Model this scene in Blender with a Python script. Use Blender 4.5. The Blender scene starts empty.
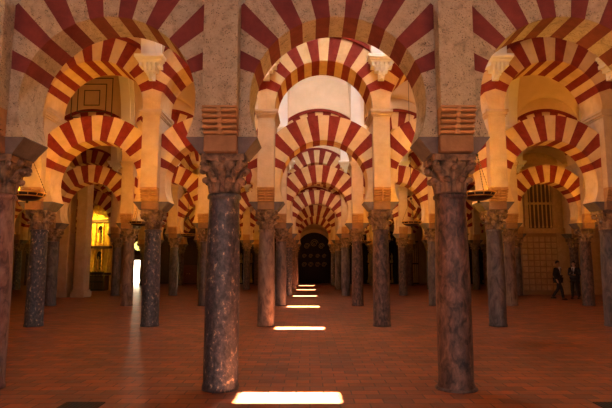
import bpy, math, random
from math import sin, cos, pi, sqrt, radians, atan2, acos, asin

random.seed(7)
SC = bpy.context.scene
COL = SC.collection

# ------------------------------------------------------------------ frame of the building (metres)
S = 3.0            # column spacing along a row
P = 6.707          # spacing of the rows
X0 = -1.137        # column beside the aisle
BX = X0 + S / 2    # centre of the sunlit aisle
TL, TU = 0.61, 1.05          # thickness of lower / upper arches
ZI = 3.20                    # top of the impost block
ZP = 3.55                    # top of the roll corbel
ZU0, ZU1 = 5.40, 5.59        # upper impost
RL, RLO, ZCL = 1.15, 1.83, 3.68
RU, RUO, ZCU = 1.28, 1.95, 5.65
PH = 0.22                    # half width of a pier
PITCH, HALF = 19.0, 4.75
Z_SPRING = 7.0
NAVE_HALF = (P - 1.20) / 2
BACK_Y = 44.0
ORD = ['zeroth', 'first', 'second', 'third', 'fourth', 'fifth', 'sixth', 'seventh', 'eighth', 'ninth']
NUM = ['no', 'one', 'two', 'three', 'four', 'five', 'six', 'seven', 'eight', 'nine']


def row_y(k):
    return -0.01 + P * k


# ------------------------------------------------------------------ materials
def new_mat(name):
    m = bpy.data.materials.new(name)
    m.use_nodes = True
    nt = m.node_tree
    b = nt.nodes['Principled BSDF']
    return m, nt, b


def ramp(nt, fac, stops):
    r = nt.nodes.new('ShaderNodeValToRGB')
    e = r.color_ramp.elements
    while len(e) < len(stops):
        e.new(0.5)
    for i, (p, c) in enumerate(stops):
        e[i].position = p
        e[i].color = (*c, 1)
    nt.links.new(fac, r.inputs[0])
    return r.outputs[0]


def noise(nt, vec, scale, detail=6, rough=0.6, dist=0.0):
    n = nt.nodes.new('ShaderNodeTexNoise')
    n.inputs['Scale'].default_value = scale
    n.inputs['Detail'].default_value = detail
    n.inputs['Roughness'].default_value = rough
    n.inputs['Distortion'].default_value = dist
    nt.links.new(vec, n.inputs['Vector'])
    return n.outputs[0]


def stone(name, stops, scale=3.0, rough=0.85, bump=0.3, bscale=30.0, dist=0.3, stretch=None, pits=0.0, spec=0.3, pitcol=False):
    m, nt, b = new_mat(name)
    g = nt.nodes.new('ShaderNodeNewGeometry')
    vec = g.outputs['Position']
    if stretch:
        mp = nt.nodes.new('ShaderNodeMapping')
        mp.inputs['Scale'].default_value = stretch
        nt.links.new(vec, mp.inputs['Vector'])
        vec = mp.outputs[0]
    f = noise(nt, vec, scale, 8, 0.65, dist)
    col = ramp(nt, f, stops)
    h = noise(nt, vec, bscale, 4, 0.6)
    if pits:
        v = nt.nodes.new('ShaderNodeTexVoronoi')
        v.inputs['Scale'].default_value = bscale * 0.8
        nt.links.new(vec, v.inputs['Vector'])
        pr = ramp(nt, v.outputs['Distance'], [(0.0, (0, 0, 0)), (0.35, (1, 1, 1))])
        mx = nt.nodes.new('ShaderNodeMixRGB')
        mx.blend_type = 'MULTIPLY'
        mx.inputs[0].default_value = 1.0
        nt.links.new(h, mx.inputs[1])
        nt.links.new(pr, mx.inputs[2])
        h = mx.outputs[0]
    if pitcol:      # shade of the worn stone's pits, put into the colour
        v2 = nt.nodes.new('ShaderNodeTexVoronoi')
        v2.inputs['Scale'].default_value = bscale * 1.1
        v2.inputs['Randomness'].default_value = 1.0
        nt.links.new(vec, v2.inputs['Vector'])
        n3 = noise(nt, vec, bscale * .35, 3, 0.6)
        ad = nt.nodes.new('ShaderNodeMath'); ad.operation = 'MULTIPLY_ADD'
        nt.links.new(n3, ad.inputs[0]); ad.inputs[1].default_value = 1.0
        nt.links.new(v2.outputs['Distance'], ad.inputs[2])
        pc = ramp(nt, ad.outputs[0], [(0.55, (0.38, 0.35, 0.33)), (0.80, (1, 1, 1))])
        m3 = nt.nodes.new('ShaderNodeMixRGB'); m3.blend_type = 'MULTIPLY'; m3.inputs[0].default_value = 1.0
        nt.links.new(col, m3.inputs[1]); nt.links.new(pc, m3.inputs[2])
        col = m3.outputs[0]
    nt.links.new(col, b.inputs['Base Color'])
    bp = nt.nodes.new('ShaderNodeBump')
    bp.inputs['Strength'].default_value = bump
    bp.inputs['Distance'].default_value = 0.04
    nt.links.new(h, bp.inputs['Height'])
    nt.links.new(bp.outputs[0], b.inputs['Normal'])
    b.inputs['Roughness'].default_value = rough
    b.inputs['Specular IOR Level'].default_value = spec
    return m


def plain(name, col, rough=0.6, metal=0.0, emit=None, estr=0.0):
    m, nt, b = new_mat(name)
    b.inputs['Base Color'].default_value = (*col, 1)
    b.inputs['Roughness'].default_value = rough
    b.inputs['Metallic'].default_value = metal
    if emit:
        b.inputs['Emission Color'].default_value = (*emit, 1)
        b.inputs['Emission Strength'].default_value = estr
    return m


def brick_red(name, c1, c2):
    m, nt, b = new_mat(name)
    g = nt.nodes.new('ShaderNodeNewGeometry')
    f = noise(nt, g.outputs['Position'], 5.0, 6, 0.65, 0.3)
    col = ramp(nt, f, [(0.3, c1), (0.7, c2)])
    h = noise(nt, g.outputs['Position'], 38.0, 4, 0.6)
    nt.links.new(col, b.inputs['Base Color'])
    bp = nt.nodes.new('ShaderNodeBump')
    bp.inputs['Strength'].default_value = 0.25
    bp.inputs['Distance'].default_value = 0.02
    nt.links.new(h, bp.inputs['Height'])
    nt.links.new(bp.outputs[0], b.inputs['Normal'])
    b.inputs['Roughness'].default_value = 0.85
    b.inputs['Specular IOR Level'].default_value = 0.2
    return m


M = {}
M['cream'] = stone('cream_stone', [(0.25, (0.49, 0.33, 0.165)), (0.55, (0.65, 0.465, 0.255)), (0.8, (0.71, 0.53, 0.32))], 2.5, 0.85, 0.15, 22)
M['cream_rough'] = stone('pitted_limestone', [(0.28, (0.25, 0.21, 0.15)), (0.46, (0.44, 0.375, 0.27)), (0.8, (0.57, 0.495, 0.37))], 9.0, 0.9, 1.0, 32, 0.4, pits=1, pitcol=True)
M['red'] = brick_red('red_brick', (0.15, 0.017, 0.012), (0.24, 0.034, 0.022))
M['red_rough'] = brick_red('weathered_red_brick', (0.11, 0.024, 0.026), (0.18, 0.042, 0.040))
M['pier'] = stone('pier_stone', [(0.3, (0.47, 0.34, 0.215)), (0.7, (0.60, 0.455, 0.31))], 3, 0.88, 0.25, 30)
M['impost'] = stone('slate_impost', [(0.3, (0.08, 0.070, 0.072)), (0.7, (0.17, 0.145, 0.145))], 3.5, 0.75, 0.3, 25)
M['roll'] = stone('brown_roll_stone', [(0.3, (0.33, 0.17, 0.07)), (0.7, (0.48, 0.27, 0.12))], 6, 0.8, 0.2, 30)
M['roll_dark'] = stone('brown_block_stone', [(0.3, (0.20, 0.11, 0.055)), (0.7, (0.30, 0.17, 0.09))], 5, 0.8, 0.3, 26)
M['capital'] = stone('weathered_capital_stone', [(0.35, (0.07, 0.045, 0.032)), (0.65, (0.34, 0.22, 0.14))], 6, 0.8, 0.4, 28)
M['plaster'] = stone('vault_plaster', [(0.3, (0.62, 0.47, 0.32)), (0.7, (0.73, 0.57, 0.41))], 1.2, 0.9, 0.08, 15)
M['white'] = stone('white_plaster', [(0.3, (0.84, 0.83, 0.82)), (0.7, (0.90, 0.89, 0.88))], 2, 0.85, 0.05, 20)
M['wall'] = stone('ochre_wall', [(0.3, (0.34, 0.20, 0.10)), (0.7, (0.46, 0.29, 0.16))], 1.2, 0.9, 0.2, 14)
M['darkwall'] = stone('dark_wall', [(0.3, (0.10, 0.055, 0.03)), (0.7, (0.16, 0.09, 0.05))], 1.0, 0.9, 0.2, 14)
M['carved'] = stone('carved_stone', [(0.3, (0.48, 0.31, 0.16)), (0.7, (0.64, 0.44, 0.25))], 5, 0.85, 0.35, 24)
M['sh_dark'] = stone('dark_speckled_marble', [(0.38, (0.022, 0.022, 0.027)), (0.52, (0.065, 0.058, 0.066)), (0.60, (0.11, 0.09, 0.09)), (0.64, (0.46, 0.33, 0.22))], 17, 0.42, 0.35, 22, 0.25, (1, 1, .7), spec=0.5)
M['sh_brown'] = stone('red_brown_marble', [(0.36, (0.020, 0.014, 0.014)), (0.48, (0.075, 0.042, 0.035)), (0.6, (0.15, 0.085, 0.065)), (0.75, (0.25, 0.15, 0.11))], 13, 0.5, 0.45, 20, 0.5, (1, 1, .5), spec=0.45)
M['sh_pink'] = stone('pink_mottled_marble', [(0.36, (0.06, 0.03, 0.03)), (0.5, (0.19, 0.105, 0.09)), (0.7, (0.30, 0.18, 0.15))], 9, 0.5, 0.3, 20, 1.0, (1, 1, .45), spec=0.4)
M['sh_grey'] = stone('grey_veined_marble', [(0.36, (0.035, 0.026, 0.026)), (0.5, (0.10, 0.075, 0.07)), (0.7, (0.19, 0.14, 0.12))], 6, 0.45, 0.3, 20, 1.0, (1, 1, .4), spec=0.45)
M['sh_warm'] = stone('warm_grey_marble', [(0.36, (0.07, 0.04, 0.03)), (0.5, (0.18, 0.11, 0.08)), (0.7, (0.30, 0.20, 0.14))], 6, 0.5, 0.3, 20, 1.0, (1, 1, .4), spec=0.4)
M['iron'] = plain('black_iron', (0.015, 0.013, 0.012), 0.5, 0.6)
M['bronze'] = plain('dark_bronze', (0.06, 0.04, 0.02), 0.4, 0.8)
M['oldgilt'] = plain('tarnished_gilding', (0.50, 0.32, 0.12), 0.5, 0.3)
M['brass'] = plain('brass', (0.75, 0.45, 0.10), 0.3, 1.0)
M['gold'] = stone('gilded_wood', [(0.3, (0.55, 0.33, 0.05)), (0.7, (0.80, 0.55, 0.12))], 6, 0.45, 0.5, 12, spec=0.6)
M['wood'] = stone('dark_wood', [(0.3, (0.030, 0.014, 0.008)), (0.7, (0.07, 0.03, 0.016))], 4, 0.55, 0.2, 30, 0.4, (4, 4, .5))
M['redwood'] = stone('red_brown_wood', [(0.3, (0.10, 0.03, 0.015)), (0.7, (0.17, 0.055, 0.03))], 4, 0.55, 0.2, 30, 0.4, (.5, 4, 4))
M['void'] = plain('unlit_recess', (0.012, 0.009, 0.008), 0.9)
M['grate'] = plain('cast_iron_grate', (0.025, 0.022, 0.022), 0.6, 0.3)
M['bulb'] = plain('warm_bulb', (1, .8, .5), 0.4, 0, (1, 0.62, 0.22), 14.0)
M['rosette'] = plain('lit_rosette_glass', (0.9, 0.9, 0.3), 0.4, 0, (1.0, 0.92, 0.25), 2.6)
M['outside'] = plain('sunlit_courtyard_plaster', (0.9, 0.88, 0.82), 0.9)
M['ink'] = plain('dark_fret_paint', (0.09, 0.06, 0.045), 0.8)
M['suit'] = plain('black_suit_cloth', (0.012, 0.012, 0.016), 0.9)
M['suit_navy'] = plain('charcoal_suit_cloth', (0.016, 0.014, 0.014), 0.9)
M['shirt'] = plain('white_shirt_cloth', (0.65, 0.62, 0.6), 0.8)
M['skin'] = plain('skin', (0.42, 0.22, 0.14), 0.55)
M['hair'] = plain('dark_hair', (0.02, 0.014, 0.01), 0.6)
M['shoe'] = plain('black_leather', (0.01, 0.01, 0.01), 0.35)
M['tie'] = plain('dark_tie', (0.05, 0.015, 0.02), 0.6)


def floor_mat():
    m, nt, b = new_mat('terracotta_tile_floor')
    g = nt.nodes.new('ShaderNodeNewGeometry')
    mp = nt.nodes.new('ShaderNodeMapping')
    mp.inputs['Rotation'].default_value = (0, 0, radians(0))
    nt.links.new(g.outputs['Position'], mp.inputs['Vector'])
    br = nt.nodes.new('ShaderNodeTexBrick')
    br.inputs['Scale'].default_value = 1.0
    br.inputs['Brick Width'].default_value = 0.34
    br.inputs['Row Height'].default_value = 0.20
    br.inputs['Mortar Size'].default_value = 0.010
    br.inputs['Mortar Smooth'].default_value = 0.3
    br.inputs['Color1'].default_value = (0.52, 0.145, 0.045, 1)
    br.inputs['Color2'].default_value = (0.22, 0.080, 0.046, 1)
    br.inputs['Mortar'].default_value = (0.10, 0.05, 0.035, 1)
    nt.links.new(mp.outputs[0], br.inputs['Vector'])
    n = noise(nt, g.outputs['Position'], 1.1, 8, 0.65, 0.4)
    c2 = ramp(nt, n, [(0.3, (0.62, 0.60, 0.62)), (0.55, (1, 1, 1)), (0.75, (1.25, 1.15, 1.05))])
    mx = nt.nodes.new('ShaderNodeMixRGB')
    mx.blend_type = 'MULTIPLY'
    mx.inputs[0].default_value = 1
    nt.links.new(br.outputs['Color'], mx.inputs[1])
    nt.links.new(c2, mx.inputs[2])
    n2 = noise(nt, g.outputs['Position'], 6.0, 6, 0.7, 0.5)
    c3 = ramp(nt, n2, [(0.35, (0.55, 0.60, 0.68)), (0.6, (1, 1, 1))])
    mx2 = nt.nodes.new('ShaderNodeMixRGB')
    mx2.blend_type = 'MULTIPLY'
    mx2.inputs[0].default_value = 1
    nt.links.new(mx.outputs[0], mx2.inputs[1])
    nt.links.new(c3, mx2.inputs[2])
    nt.links.new(mx2.outputs[0], b.inputs['Base Color'])
    rr = ramp(nt, n2, [(0.3, (0.30, 0.30, 0.30)), (0.7, (0.46, 0.46, 0.46))])
    nt.links.new(rr, b.inputs['Roughness'])
    bp = nt.nodes.new('ShaderNodeBump')
    bp.inputs['Strength'].default_value = 0.35
    bp.inputs['Distance'].default_value = 0.012
    ad = nt.nodes.new('ShaderNodeMath')
    ad.operation = 'MULTIPLY_ADD'
    nt.links.new(br.outputs['Fac'], ad.inputs[0])
    ad.inputs[1].default_value = -0.6
    nt.links.new(noise(nt, g.outputs['Position'], 5.0, 3, 0.6), ad.inputs[2])
    nt.links.new(ad.outputs[0], bp.inputs['Height'])
    nt.links.new(bp.outputs[0], b.inputs['Normal'])
    b.inputs['Specular IOR Level'].default_value = 0.35
    return m


M['floor'] = floor_mat()


# ------------------------------------------------------------------ mesh building
class MB:
    def __init__(self):
        self.v, self.f, self.mi, self.sm = [], [], [], []

    def add(self, verts, faces, mi=0, smooth=False):
        b = len(self.v)
        self.v += [tuple(p) for p in verts]
        for f in faces:
            self.f.append([b + i for i in f])
            self.mi.append(mi)
            self.sm.append(smooth)

    def box(self, x0, x1, y0, y1, z0, z1, mi=0, bev=0.0):
        c = bev
        if c <= 0:
            vs = [(x, y, z) for z in (z0, z1) for y in (y0, y1) for x in (x0, x1)]
            self.add(vs, [(0, 2, 3, 1), (4, 5, 7, 6), (0, 1, 5, 4), (2, 6, 7, 3), (0, 4, 6, 2), (1, 3, 7, 5)], mi)
        else:
            rings = [(z0, c), (z0 + c, 0), (z1 - c, 0), (z1, c)]
            vs = []
            for z, d in rings:
                X0_, X1_, Y0_, Y1_ = x0 + d, x1 - d, y0 + d, y1 - d
                q = c if d == 0 else c * .5
                vs += [(X0_ + q, Y0_, z), (X1_ - q, Y0_, z), (X1_, Y0_ + q, z), (X1_, Y1_ - q, z), (X1_ - q, Y1_, z), (X0_ + q, Y1_, z), (X0_, Y1_ - q, z), (X0_, Y0_ + q, z)]
            fs = [tuple(reversed(range(8))), tuple(range(24, 32))]
            for r in range(3):
                for i in range(8):
                    j = (i + 1) % 8
                    fs.append((r * 8 + i, r * 8 + j, r * 8 + 8 + j, r * 8 + 8 + i))
            self.add(vs, fs, mi)

    def prism(self, poly, y0, y1, mi=0, smooth=False):
        """poly: list of (x, z) seen from -y, counter-clockwise; extruded along y."""
        n = len(poly)
        vs = [(x, y0, z) for x, z in poly] + [(x, y1, z) for x, z in poly]
        fs = [tuple(range(n)), tuple(reversed(range(n, 2 * n)))]
        for i in range(n):
            j = (i + 1) % n
            fs.append((j, i, n + i, n + j))
        self.add(vs, fs, mi, smooth)

    def prism_z(self, poly, z0, z1, mi=0):
        n = len(poly)
        vs = [(x, y, z0) for x, y in poly] + [(x, y, z1) for x, y in poly]
        fs = [tuple(reversed(range(n))), tuple(range(n, 2 * n))]
        for i in range(n):
            j = (i + 1) % n
            fs.append((i, j, n + j, n + i))
        self.add(vs, fs, mi)

    def lathe(self, prof, seg=32, cx=0, cy=0, mi=0, smooth=True, caps=True):
        vs, fs = [], []
        for r, z in prof:
            for i in range(seg):
                a = 2 * pi * i / seg
                vs.append((cx + r * cos(a), cy + r * sin(a), z))
        for k in range(len(prof) - 1):
            for i in range(seg):
                j = (i + 1) % seg
                fs.append((k * seg + i, k * seg + j, (k + 1) * seg + j, (k + 1) * seg + i))
        self.add(vs, fs, mi, smooth)
        if caps:
            b = len(self.v) - len(vs)
            self.f.append([b + i for i in reversed(range(seg))]); self.mi.append(mi); self.sm.append(False)
            t = b + (len(prof) - 1) * seg
            self.f.append([t + i for i in range(seg)]); self.mi.append(mi); self.sm.append(False)

    def tube(self, pts, r, seg=8, mi=0):
        n = len(pts)
        rr = r if isinstance(r, (list, tuple)) else [r] * n
        vs, fs = [], []
        for k, p in enumerate(pts):
            a = pts[max(k - 1, 0)]; c = pts[min(k + 1, n - 1)]
            d = [c[i] - a[i] for i in range(3)]
            L = sqrt(sum(q * q for q in d)) or 1
            d = [q / L for q in d]
            u = (0, 0, 1) if abs(d[2]) < 0.9 else (1, 0, 0)
            s = (d[1] * u[2] - d[2] * u[1], d[2] * u[0] - d[0] * u[2], d[0] * u[1] - d[1] * u[0])
            L = sqrt(sum(q * q for q in s)); s = [q / L for q in s]
            t = (d[1] * s[2] - d[2] * s[1], d[2] * s[0] - d[0] * s[2], d[0] * s[1] - d[1] * s[0])
            for i in range(seg):
                g = 2 * pi * i / seg
                vs.append(tuple(p[q] + rr[k] * (cos(g) * s[q] + sin(g) * t[q]) for q in range(3)))
        for k in range(n - 1):
            for i in range(seg):
                j = (i + 1) % seg
                fs.append((k * seg + i, k * seg + j, (k + 1) * seg + j, (k + 1) * seg + i))
        fs.append(tuple(reversed(range(seg))))
        fs.append(tuple((n - 1) * seg + i for i in range(seg)))
        self.add(vs, fs, mi, True)

    def ball(self, c, r, seg=14, rings=8, mi=0, sc=(1, 1, 1)):
        prof = []
        vs, fs = [], []
        for k in range(rings + 1):
            a = -pi / 2 + pi * k / rings
            for i in range(seg):
                g = 2 * pi * i / seg
                vs.append((c[0] + r * sc[0] * cos(a) * cos(g), c[1] + r * sc[1] * cos(a) * sin(g), c[2] + r * sc[2] * sin(a)))
        for k in range(rings):
            for i in range(seg):
                j = (i + 1) % seg
                fs.append((k * seg + i, k * seg + j, (k + 1) * seg + j, (k + 1) * seg + i))
        self.add(vs, fs, mi, True)

    def mesh(self, name, mats):
        me = bpy.data.meshes.new(name)
        me.from_pydata(self.v, [], self.f)
        for m in (mats if isinstance(mats, (list, tuple)) else [mats]):
            me.materials.append(m)
        for p, mi, s in zip(me.polygons, self.mi, self.sm):
            p.material_index = mi
            p.use_smooth = s
        me.validate()
        me.update()
        return me


def link(name, me, parent=None, loc=None):
    o = bpy.data.objects.new(name, me)
    COL.objects.link(o)
    if parent is not None:
        o.parent = parent
    if loc is not None:
        o.location = loc
    return o


def tag(o, label, cat, group=None, kind=None):
    o['label'] = label
    o['category'] = cat
    if group:
        o['group'] = group
    if kind:
        o['kind'] = kind
    return o


def thing(name, label, cat, loc=(0, 0, 0), group=None, kind='thing'):
    o = bpy.data.objects.new(name, None)
    COL.objects.link(o)
    o.location = loc
    o.empty_display_size = 0.2
    return tag(o, label, cat, group, kind)


def struct(name, mb, mats, label, cat, loc=None):
    o = link(name, mb.mesh(name, mats), None, loc)
    return tag(o, label, cat, None, 'structure')


def clip(poly, f):
    out = []
    n = len(poly)
    for i in range(n):
        a, b = poly[i], poly[(i + 1) % n]
        fa, fb = f(a), f(b)
        if fa >= 0:
            out.append(a)
        if (fa >= 0) != (fb >= 0):
            t = fa / (fa - fb)
            out.append((a[0] + t * (b[0] - a[0]), a[1] + t * (b[1] - a[1])))
    return out


def sector(R, Ro, zc, a0, a1, xmax, zmin=None, seg=6):
    """ring sector; angles in degrees from the vertical, clockwise seen from -y."""
    inn = [(R * sin(radians(a0 + (a1 - a0) * i / seg)), zc + R * cos(radians(a0 + (a1 - a0) * i / seg))) for i in range(seg + 1)]
    out = [(Ro * sin(radians(a0 + (a1 - a0) * i / seg)), zc + Ro * cos(radians(a0 + (a1 - a0) * i / seg))) for i in range(seg + 1)]
    poly = inn + out[::-1]
    poly = poly[::-1]
    poly = clip(poly, lambda p: xmax - p[0])
    poly = clip(poly, lambda p: p[0] + xmax)
    if zmin is not None:
        poly = clip(poly, lambda p: p[1] - zmin)
    # counter-clockwise seen from -y (x right, z up)
    area = sum(poly[i][0] * poly[(i + 1) % len(poly)][1] - poly[(i + 1) % len(poly)][0] * poly[i][1] for i in range(len(poly)))
    return poly if area > 0 else poly[::-1]


# voussoir angles, shared by both tiers: eight red, seven pale, two plain springers
def bands():
    out = []
    for i in range(8):
        c = (i - 3.5) * PITCH
        out.append(('red', c - HALF, c + HALF))
        if i < 7:
            out.append(('pale', c + HALF, c + PITCH - HALF))
    return out


BANDS = bands()
A_END = 3.5 * PITCH + HALF     # where the plain springer begins


def arch_polys(tier):
    if tier == 'lower':
        R, Ro, zc, xm, zmin, a_sp = RL, RLO, ZCL, S / 2 - PH - 0.003, ZI + 0.002, 118
    else:
        R, Ro, zc, xm, zmin, a_sp = RU, RUO, ZCU, S / 2 - 0.002, ZU1 + 0.002, 96
    res = []
    for kind, a, b in BANDS:
        res.append((kind, sector(R, Ro, zc, a, b, xm)))
    big = Ro + 0.6
    res.append(('spring', sector(R, big, zc, A_END, a_sp, xm, zmin, 10)))
    res.append(('spring', sector(R, big, zc, -a_sp, -A_END, xm, zmin, 10)))
    if tier == 'upper':
        # stilt piece between impost and centre is included by the wide sector
        pass
    return res


POLYS = {t: arch_polys(t) for t in ('lower', 'upper')}


def arch_meshes(tier, rough):
    t = (TL if tier == 'lower' else TU) / 2
    out = []
    for i, (kind, poly) in enumerate(POLYS[tier]):
        mb = MB()
        # voussoirs stand a hair proud of or behind one another, as laid by hand
        e = 0.004 if kind == 'red' else 0.0
        mb.prism(poly, -t + e, t - e)
        if rough:
            mat = M['red_rough'] if kind == 'red' else M['cream_rough']
        else:
            mat = M['red'] if kind == 'red' else M['cream']
        nm = {'red': 'red_voussoir', 'pale': 'pale_voussoir', 'spring': 'springer'}[kind]
        out.append((nm, mb.mesh(nm, mat)))
    return out


def arch_mesh_whole(tier):
    t = (TL if tier == 'lower' else TU) / 2
    mb = MB()
    for kind, poly in POLYS[tier]:
        mb.prism(poly, -t, t, 1 if kind == 'red' else 0)
    return mb.mesh(tier + '_arch_whole', [M['cream'], M['red']])


def rim_mesh():
    mb = MB()
    seg = 40
    am = math.degrees(asin((S / 2 - 0.004) / (RUO + 0.11)))
    poly = sector(RUO + 0.002, RUO + 0.11, ZCU, -am, am, S / 2 - 0.003, None, seg)
    mb.prism(poly, -TU / 2 - 0.05, TU / 2 + 0.05)
    return mb.mesh('extrados_band', M['red'])


AM = {('lower', True): arch_meshes('lower', True), ('lower', False): arch_meshes('lower', False),
      ('upper', False): arch_meshes('upper', False)}
WHOLE = {t: arch_mesh_whole(t) for t in ('lower', 'upper')}
RIM = rim_mesh()


def bay_words(b):
    if b == 0:
        return 'spanning the sunlit aisle'
    side = 'towards gilded altar' if b < 0 else 'towards walking men'
    n = abs(b)
    return f"{NUM[n]} bay{'s' if n > 1 else ''} from sunlit aisle {side}"


def make_arch(k, b, tier, detail):
    nm = 'horseshoe_arch' if tier == 'lower' else 'semicircular_arch'
    loc = (BX + S * b, row_y(k), 0)
    lab = ('lower red-and-cream horseshoe arch' if tier == 'lower' else 'upper red-and-cream round arch') + f", {ORD[k]} row, {bay_words(b)}"
    grp = f"{'lower' if tier == 'lower' else 'upper'} arches of the {ORD[k]} row"
    if detail:
        t = thing(nm, lab, 'arch', loc, grp)
        for pn, me in AM[(tier, k == 1 and tier == 'lower')]:
            link(pn, me, t)
        if tier == 'upper':
            link('extrados_band', RIM, t)
    elif tier == 'upper':
        t = thing(nm, lab, 'arch', loc, grp)
        link('arch_ring', WHOLE[tier], t)
        link('extrados_band', RIM, t)
    else:
        t = link(nm, WHOLE[tier], None, loc)
        tag(t, lab, 'arch', grp, 'thing')


# ------------------------------------------------------------------ columns
CZ0, CZ1 = 2.49, 2.985


def shaft_mesh(mat, rb, rt):
    mb = MB()
    prof = [(rb + 0.012, 0.0), (rb + 0.012, 0.05), (rb, 0.075), (rb * 1.0, 0.8), (rb * 0.99 + rt * 0.01, 1.3), ((rb + rt) / 2, 1.9), (rt, 2.40), (rt + 0.004, 2.42), (rt + 0.022, 2.43), (rt + 0.024, 2.465), (rt + 0.01, CZ0 - 0.004)]
    mb.lathe(prof, 44)
    return mb.mesh('shaft', mat)


SHAFTS = {n: shaft_mesh(M[n], 0.222, 0.198) for n in ('sh_dark', 'sh_brown', 'sh_pink', 'sh_grey', 'sh_warm')}
SHAFT_WORDS = {'sh_dark': 'dark speckled marble', 'sh_brown': 'red-brown mottled marble', 'sh_pink': 'pinkish mottled marble', 'sh_grey': 'grey veined marble', 'sh_warm': 'warm grey marble'}

BELL = [(0.182, CZ0), (0.184, CZ0 + 0.03), (0.184, CZ0 + 0.15), (0.195, CZ0 + 0.28), (0.225, CZ0 + 0.38), (0.25, CZ0 + 0.42)]


def bell_r(z):
    for (r0, z0), (r1, z1) in zip(BELL, BELL[1:]):
        if z0 <= z <= z1:
            return r0 + (r1 - r0) * (z - z0) / (z1 - z0)
    return BELL[-1][0]


def leaf_geom(mb, ang, z0, h, w, curl, thick):
    n = 9
    secs = []
    for i in range(n):
        t = i / (n - 1)
        z = z0 + h * min(1.0, t * 1.12) - (0.05 * max(0, t - 0.8) / 0.2 if t > 0.8 else 0)
        r = bell_r(min(z, CZ0 + 0.41)) + 0.004 + curl * (t ** 2.6)
        hw = w * (0.86 + 0.25 * sin(pi * min(1, t * 1.05))) * (1 - 0.5 * max(0, t - 0.75) / 0.25)
        th = thick * (0.8 + 0.8 * t)
        secs.append((z, r, hw, th))
    vs, fs = [], []
    ca, sa = cos(ang), sin(ang)
    for z, r, hw, th in secs:
        for (u, d) in ((-1, 0.0), (-0.8, 0.8), (-0.25, 0.85), (0, 1.25), (0.25, 0.85), (0.8, 0.8), (1, 0.0), (0.0, -0.9)):
            x = r + th * d - abs(u) * hw * 0.18
            y = u * hw
            vs.append((x * ca - y * sa, x * sa + y * ca, z))
    m = 8
    for k in range(n - 1):
        for i in range(m):
            j = (i + 1) % m
            fs.append((k * m + i, k * m + j, (k + 1) * m + j, (k + 1) * m + i))
    fs.append(tuple(reversed(range(m))))
    fs.append(tuple((n - 1) * m + i for i in range(m)))
    mb.add(vs, fs, 0, True)
    # the leaf tip rolls over into a blunt uncarved knob
    zt, rt_ = secs[-2][0] - 0.012, secs[-2][1] + 0.022
    mb.ball((rt_ * ca, rt_ * sa, zt), 0.056, 12, 8, 0, (0.95, 0.95, 0.78))


def volute_geom(mb, ang):
    pts, rad = [], []
    ca, sa = cos(ang), sin(ang)
    # stem rising from the bell, then a spiral at the abacus corner
    path = [(0.225, CZ0 + 0.22), (0.25, CZ0 + 0.31), (0.28, CZ0 + 0.38), (0.315, CZ0 + 0.40)]
    cx_, cz_ = 0.315, CZ0 + 0.345
    for i in range(1, 15):
        a = pi / 2 - i * 0.5
        rr = 0.055 * (1 - i / 22)
        path.append((cx_ + rr * cos(a), cz_ + rr * sin(a)))
    for i, (r, z) in enumerate(path):
        pts.append((r * ca, r * sa, z))
        rad.append(0.024 + 0.008 * min(1, i / 4) - 0.0006 * i)
    mb.tube(pts, rad, 8)
    mb.ball((cx_ * ca, cx_ * sa, cz_), 0.036, 8, 6)


def abacus_geom(mb):
    poly = []
    H = 0.285
    for q in range(4):
        for t in (-1, -0.86, -0.5, 0, 0.5, 0.86):
            d = H - 0.04 * (1 - t * t) if abs(t) < 0.9 else H
            x, y = d, t * H if abs(t) < 0.9 else t * (H - 0.03)
            for _ in range(q):
                x, y = -y, x
            poly.append((x, y))
    mb.prism_z(poly, CZ0 + 0.415, CZ1)
    for q in range(4):
        a = q * pi / 2
        mb.ball((0.25 * cos(a), 0.25 * sin(a), CZ0 + 0.43), 0.05, 10, 6)


CAP = {}
_m = MB(); _m.lathe(BELL, 32); CAP['bell'] = _m.mesh('bell', M['capital'])
_m = MB(); leaf_geom(_m, 0, CZ0 + 0.01, 0.20, 0.046, 0.050, 0.024); CAP['low_leaf'] = _m.mesh('acanthus_leaf', M['capital'])
_m = MB(); leaf_geom(_m, 0, CZ0 + 0.14, 0.21, 0.046, 0.072, 0.026); CAP['high_leaf'] = _m.mesh('acanthus_leaf', M['capital'])
_m = MB(); volute_geom(_m, 0); CAP['volute'] = _m.mesh('volute', M['capital'])
_m = MB(); abacus_geom(_m); CAP['abacus'] = _m.mesh('abacus', M['capital'])
_m = MB(); _m.lathe(BELL, 24)
for i in range(8):
    leaf_geom(_m, pi / 8 + i * pi / 4, CZ0 + 0.01, 0.20, 0.046, 0.050, 0.024)
    leaf_geom(_m, i * pi / 4, CZ0 + 0.14, 0.21, 0.046, 0.072, 0.026)
for i in range(4):
    volute_geom(_m, pi / 4 + i * pi / 2)
abacus_geom(_m)
CAP['whole'] = _m.mesh('capital', M['capital'])


def impost_mesh():
    mb = MB()
    prof = [(0.30, 0.27, CZ1 + 0.004), (0.315, 0.275, CZ1 + 0.03), (0.455, 0.30, ZI - 0.012), (0.457, 0.303, ZI - 0.01), (0.457, 0.303, ZI)]
    vs, fs = [], []
    for hx, hy, z in prof:
        vs += [(-hx, -hy, z), (hx, -hy, z), (hx, hy, z), (-hx, hy, z)]
    for k in range(len(prof) - 1):
        for i in range(4):
            j = (i + 1) % 4
            fs.append((k * 4 + i, k * 4 + j, k * 4 + 4 + j, k * 4 + 4 + i))
    fs += [(3, 2, 1, 0), tuple(len(vs) - 4 + i for i in range(4))]
    mb.add(vs, fs)
    for sy in (-1, 1):
        y0, y1 = (-0.40, -0.26) if sy < 0 else (0.26, 0.40)
        mb.box(-PH + 0.01, PH - 0.01, y0, y1, CZ1 + 0.004, ZI, 1, 0.006)
    return mb.mesh('impost_block', [M['impost'], M['roll_dark']])


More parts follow.
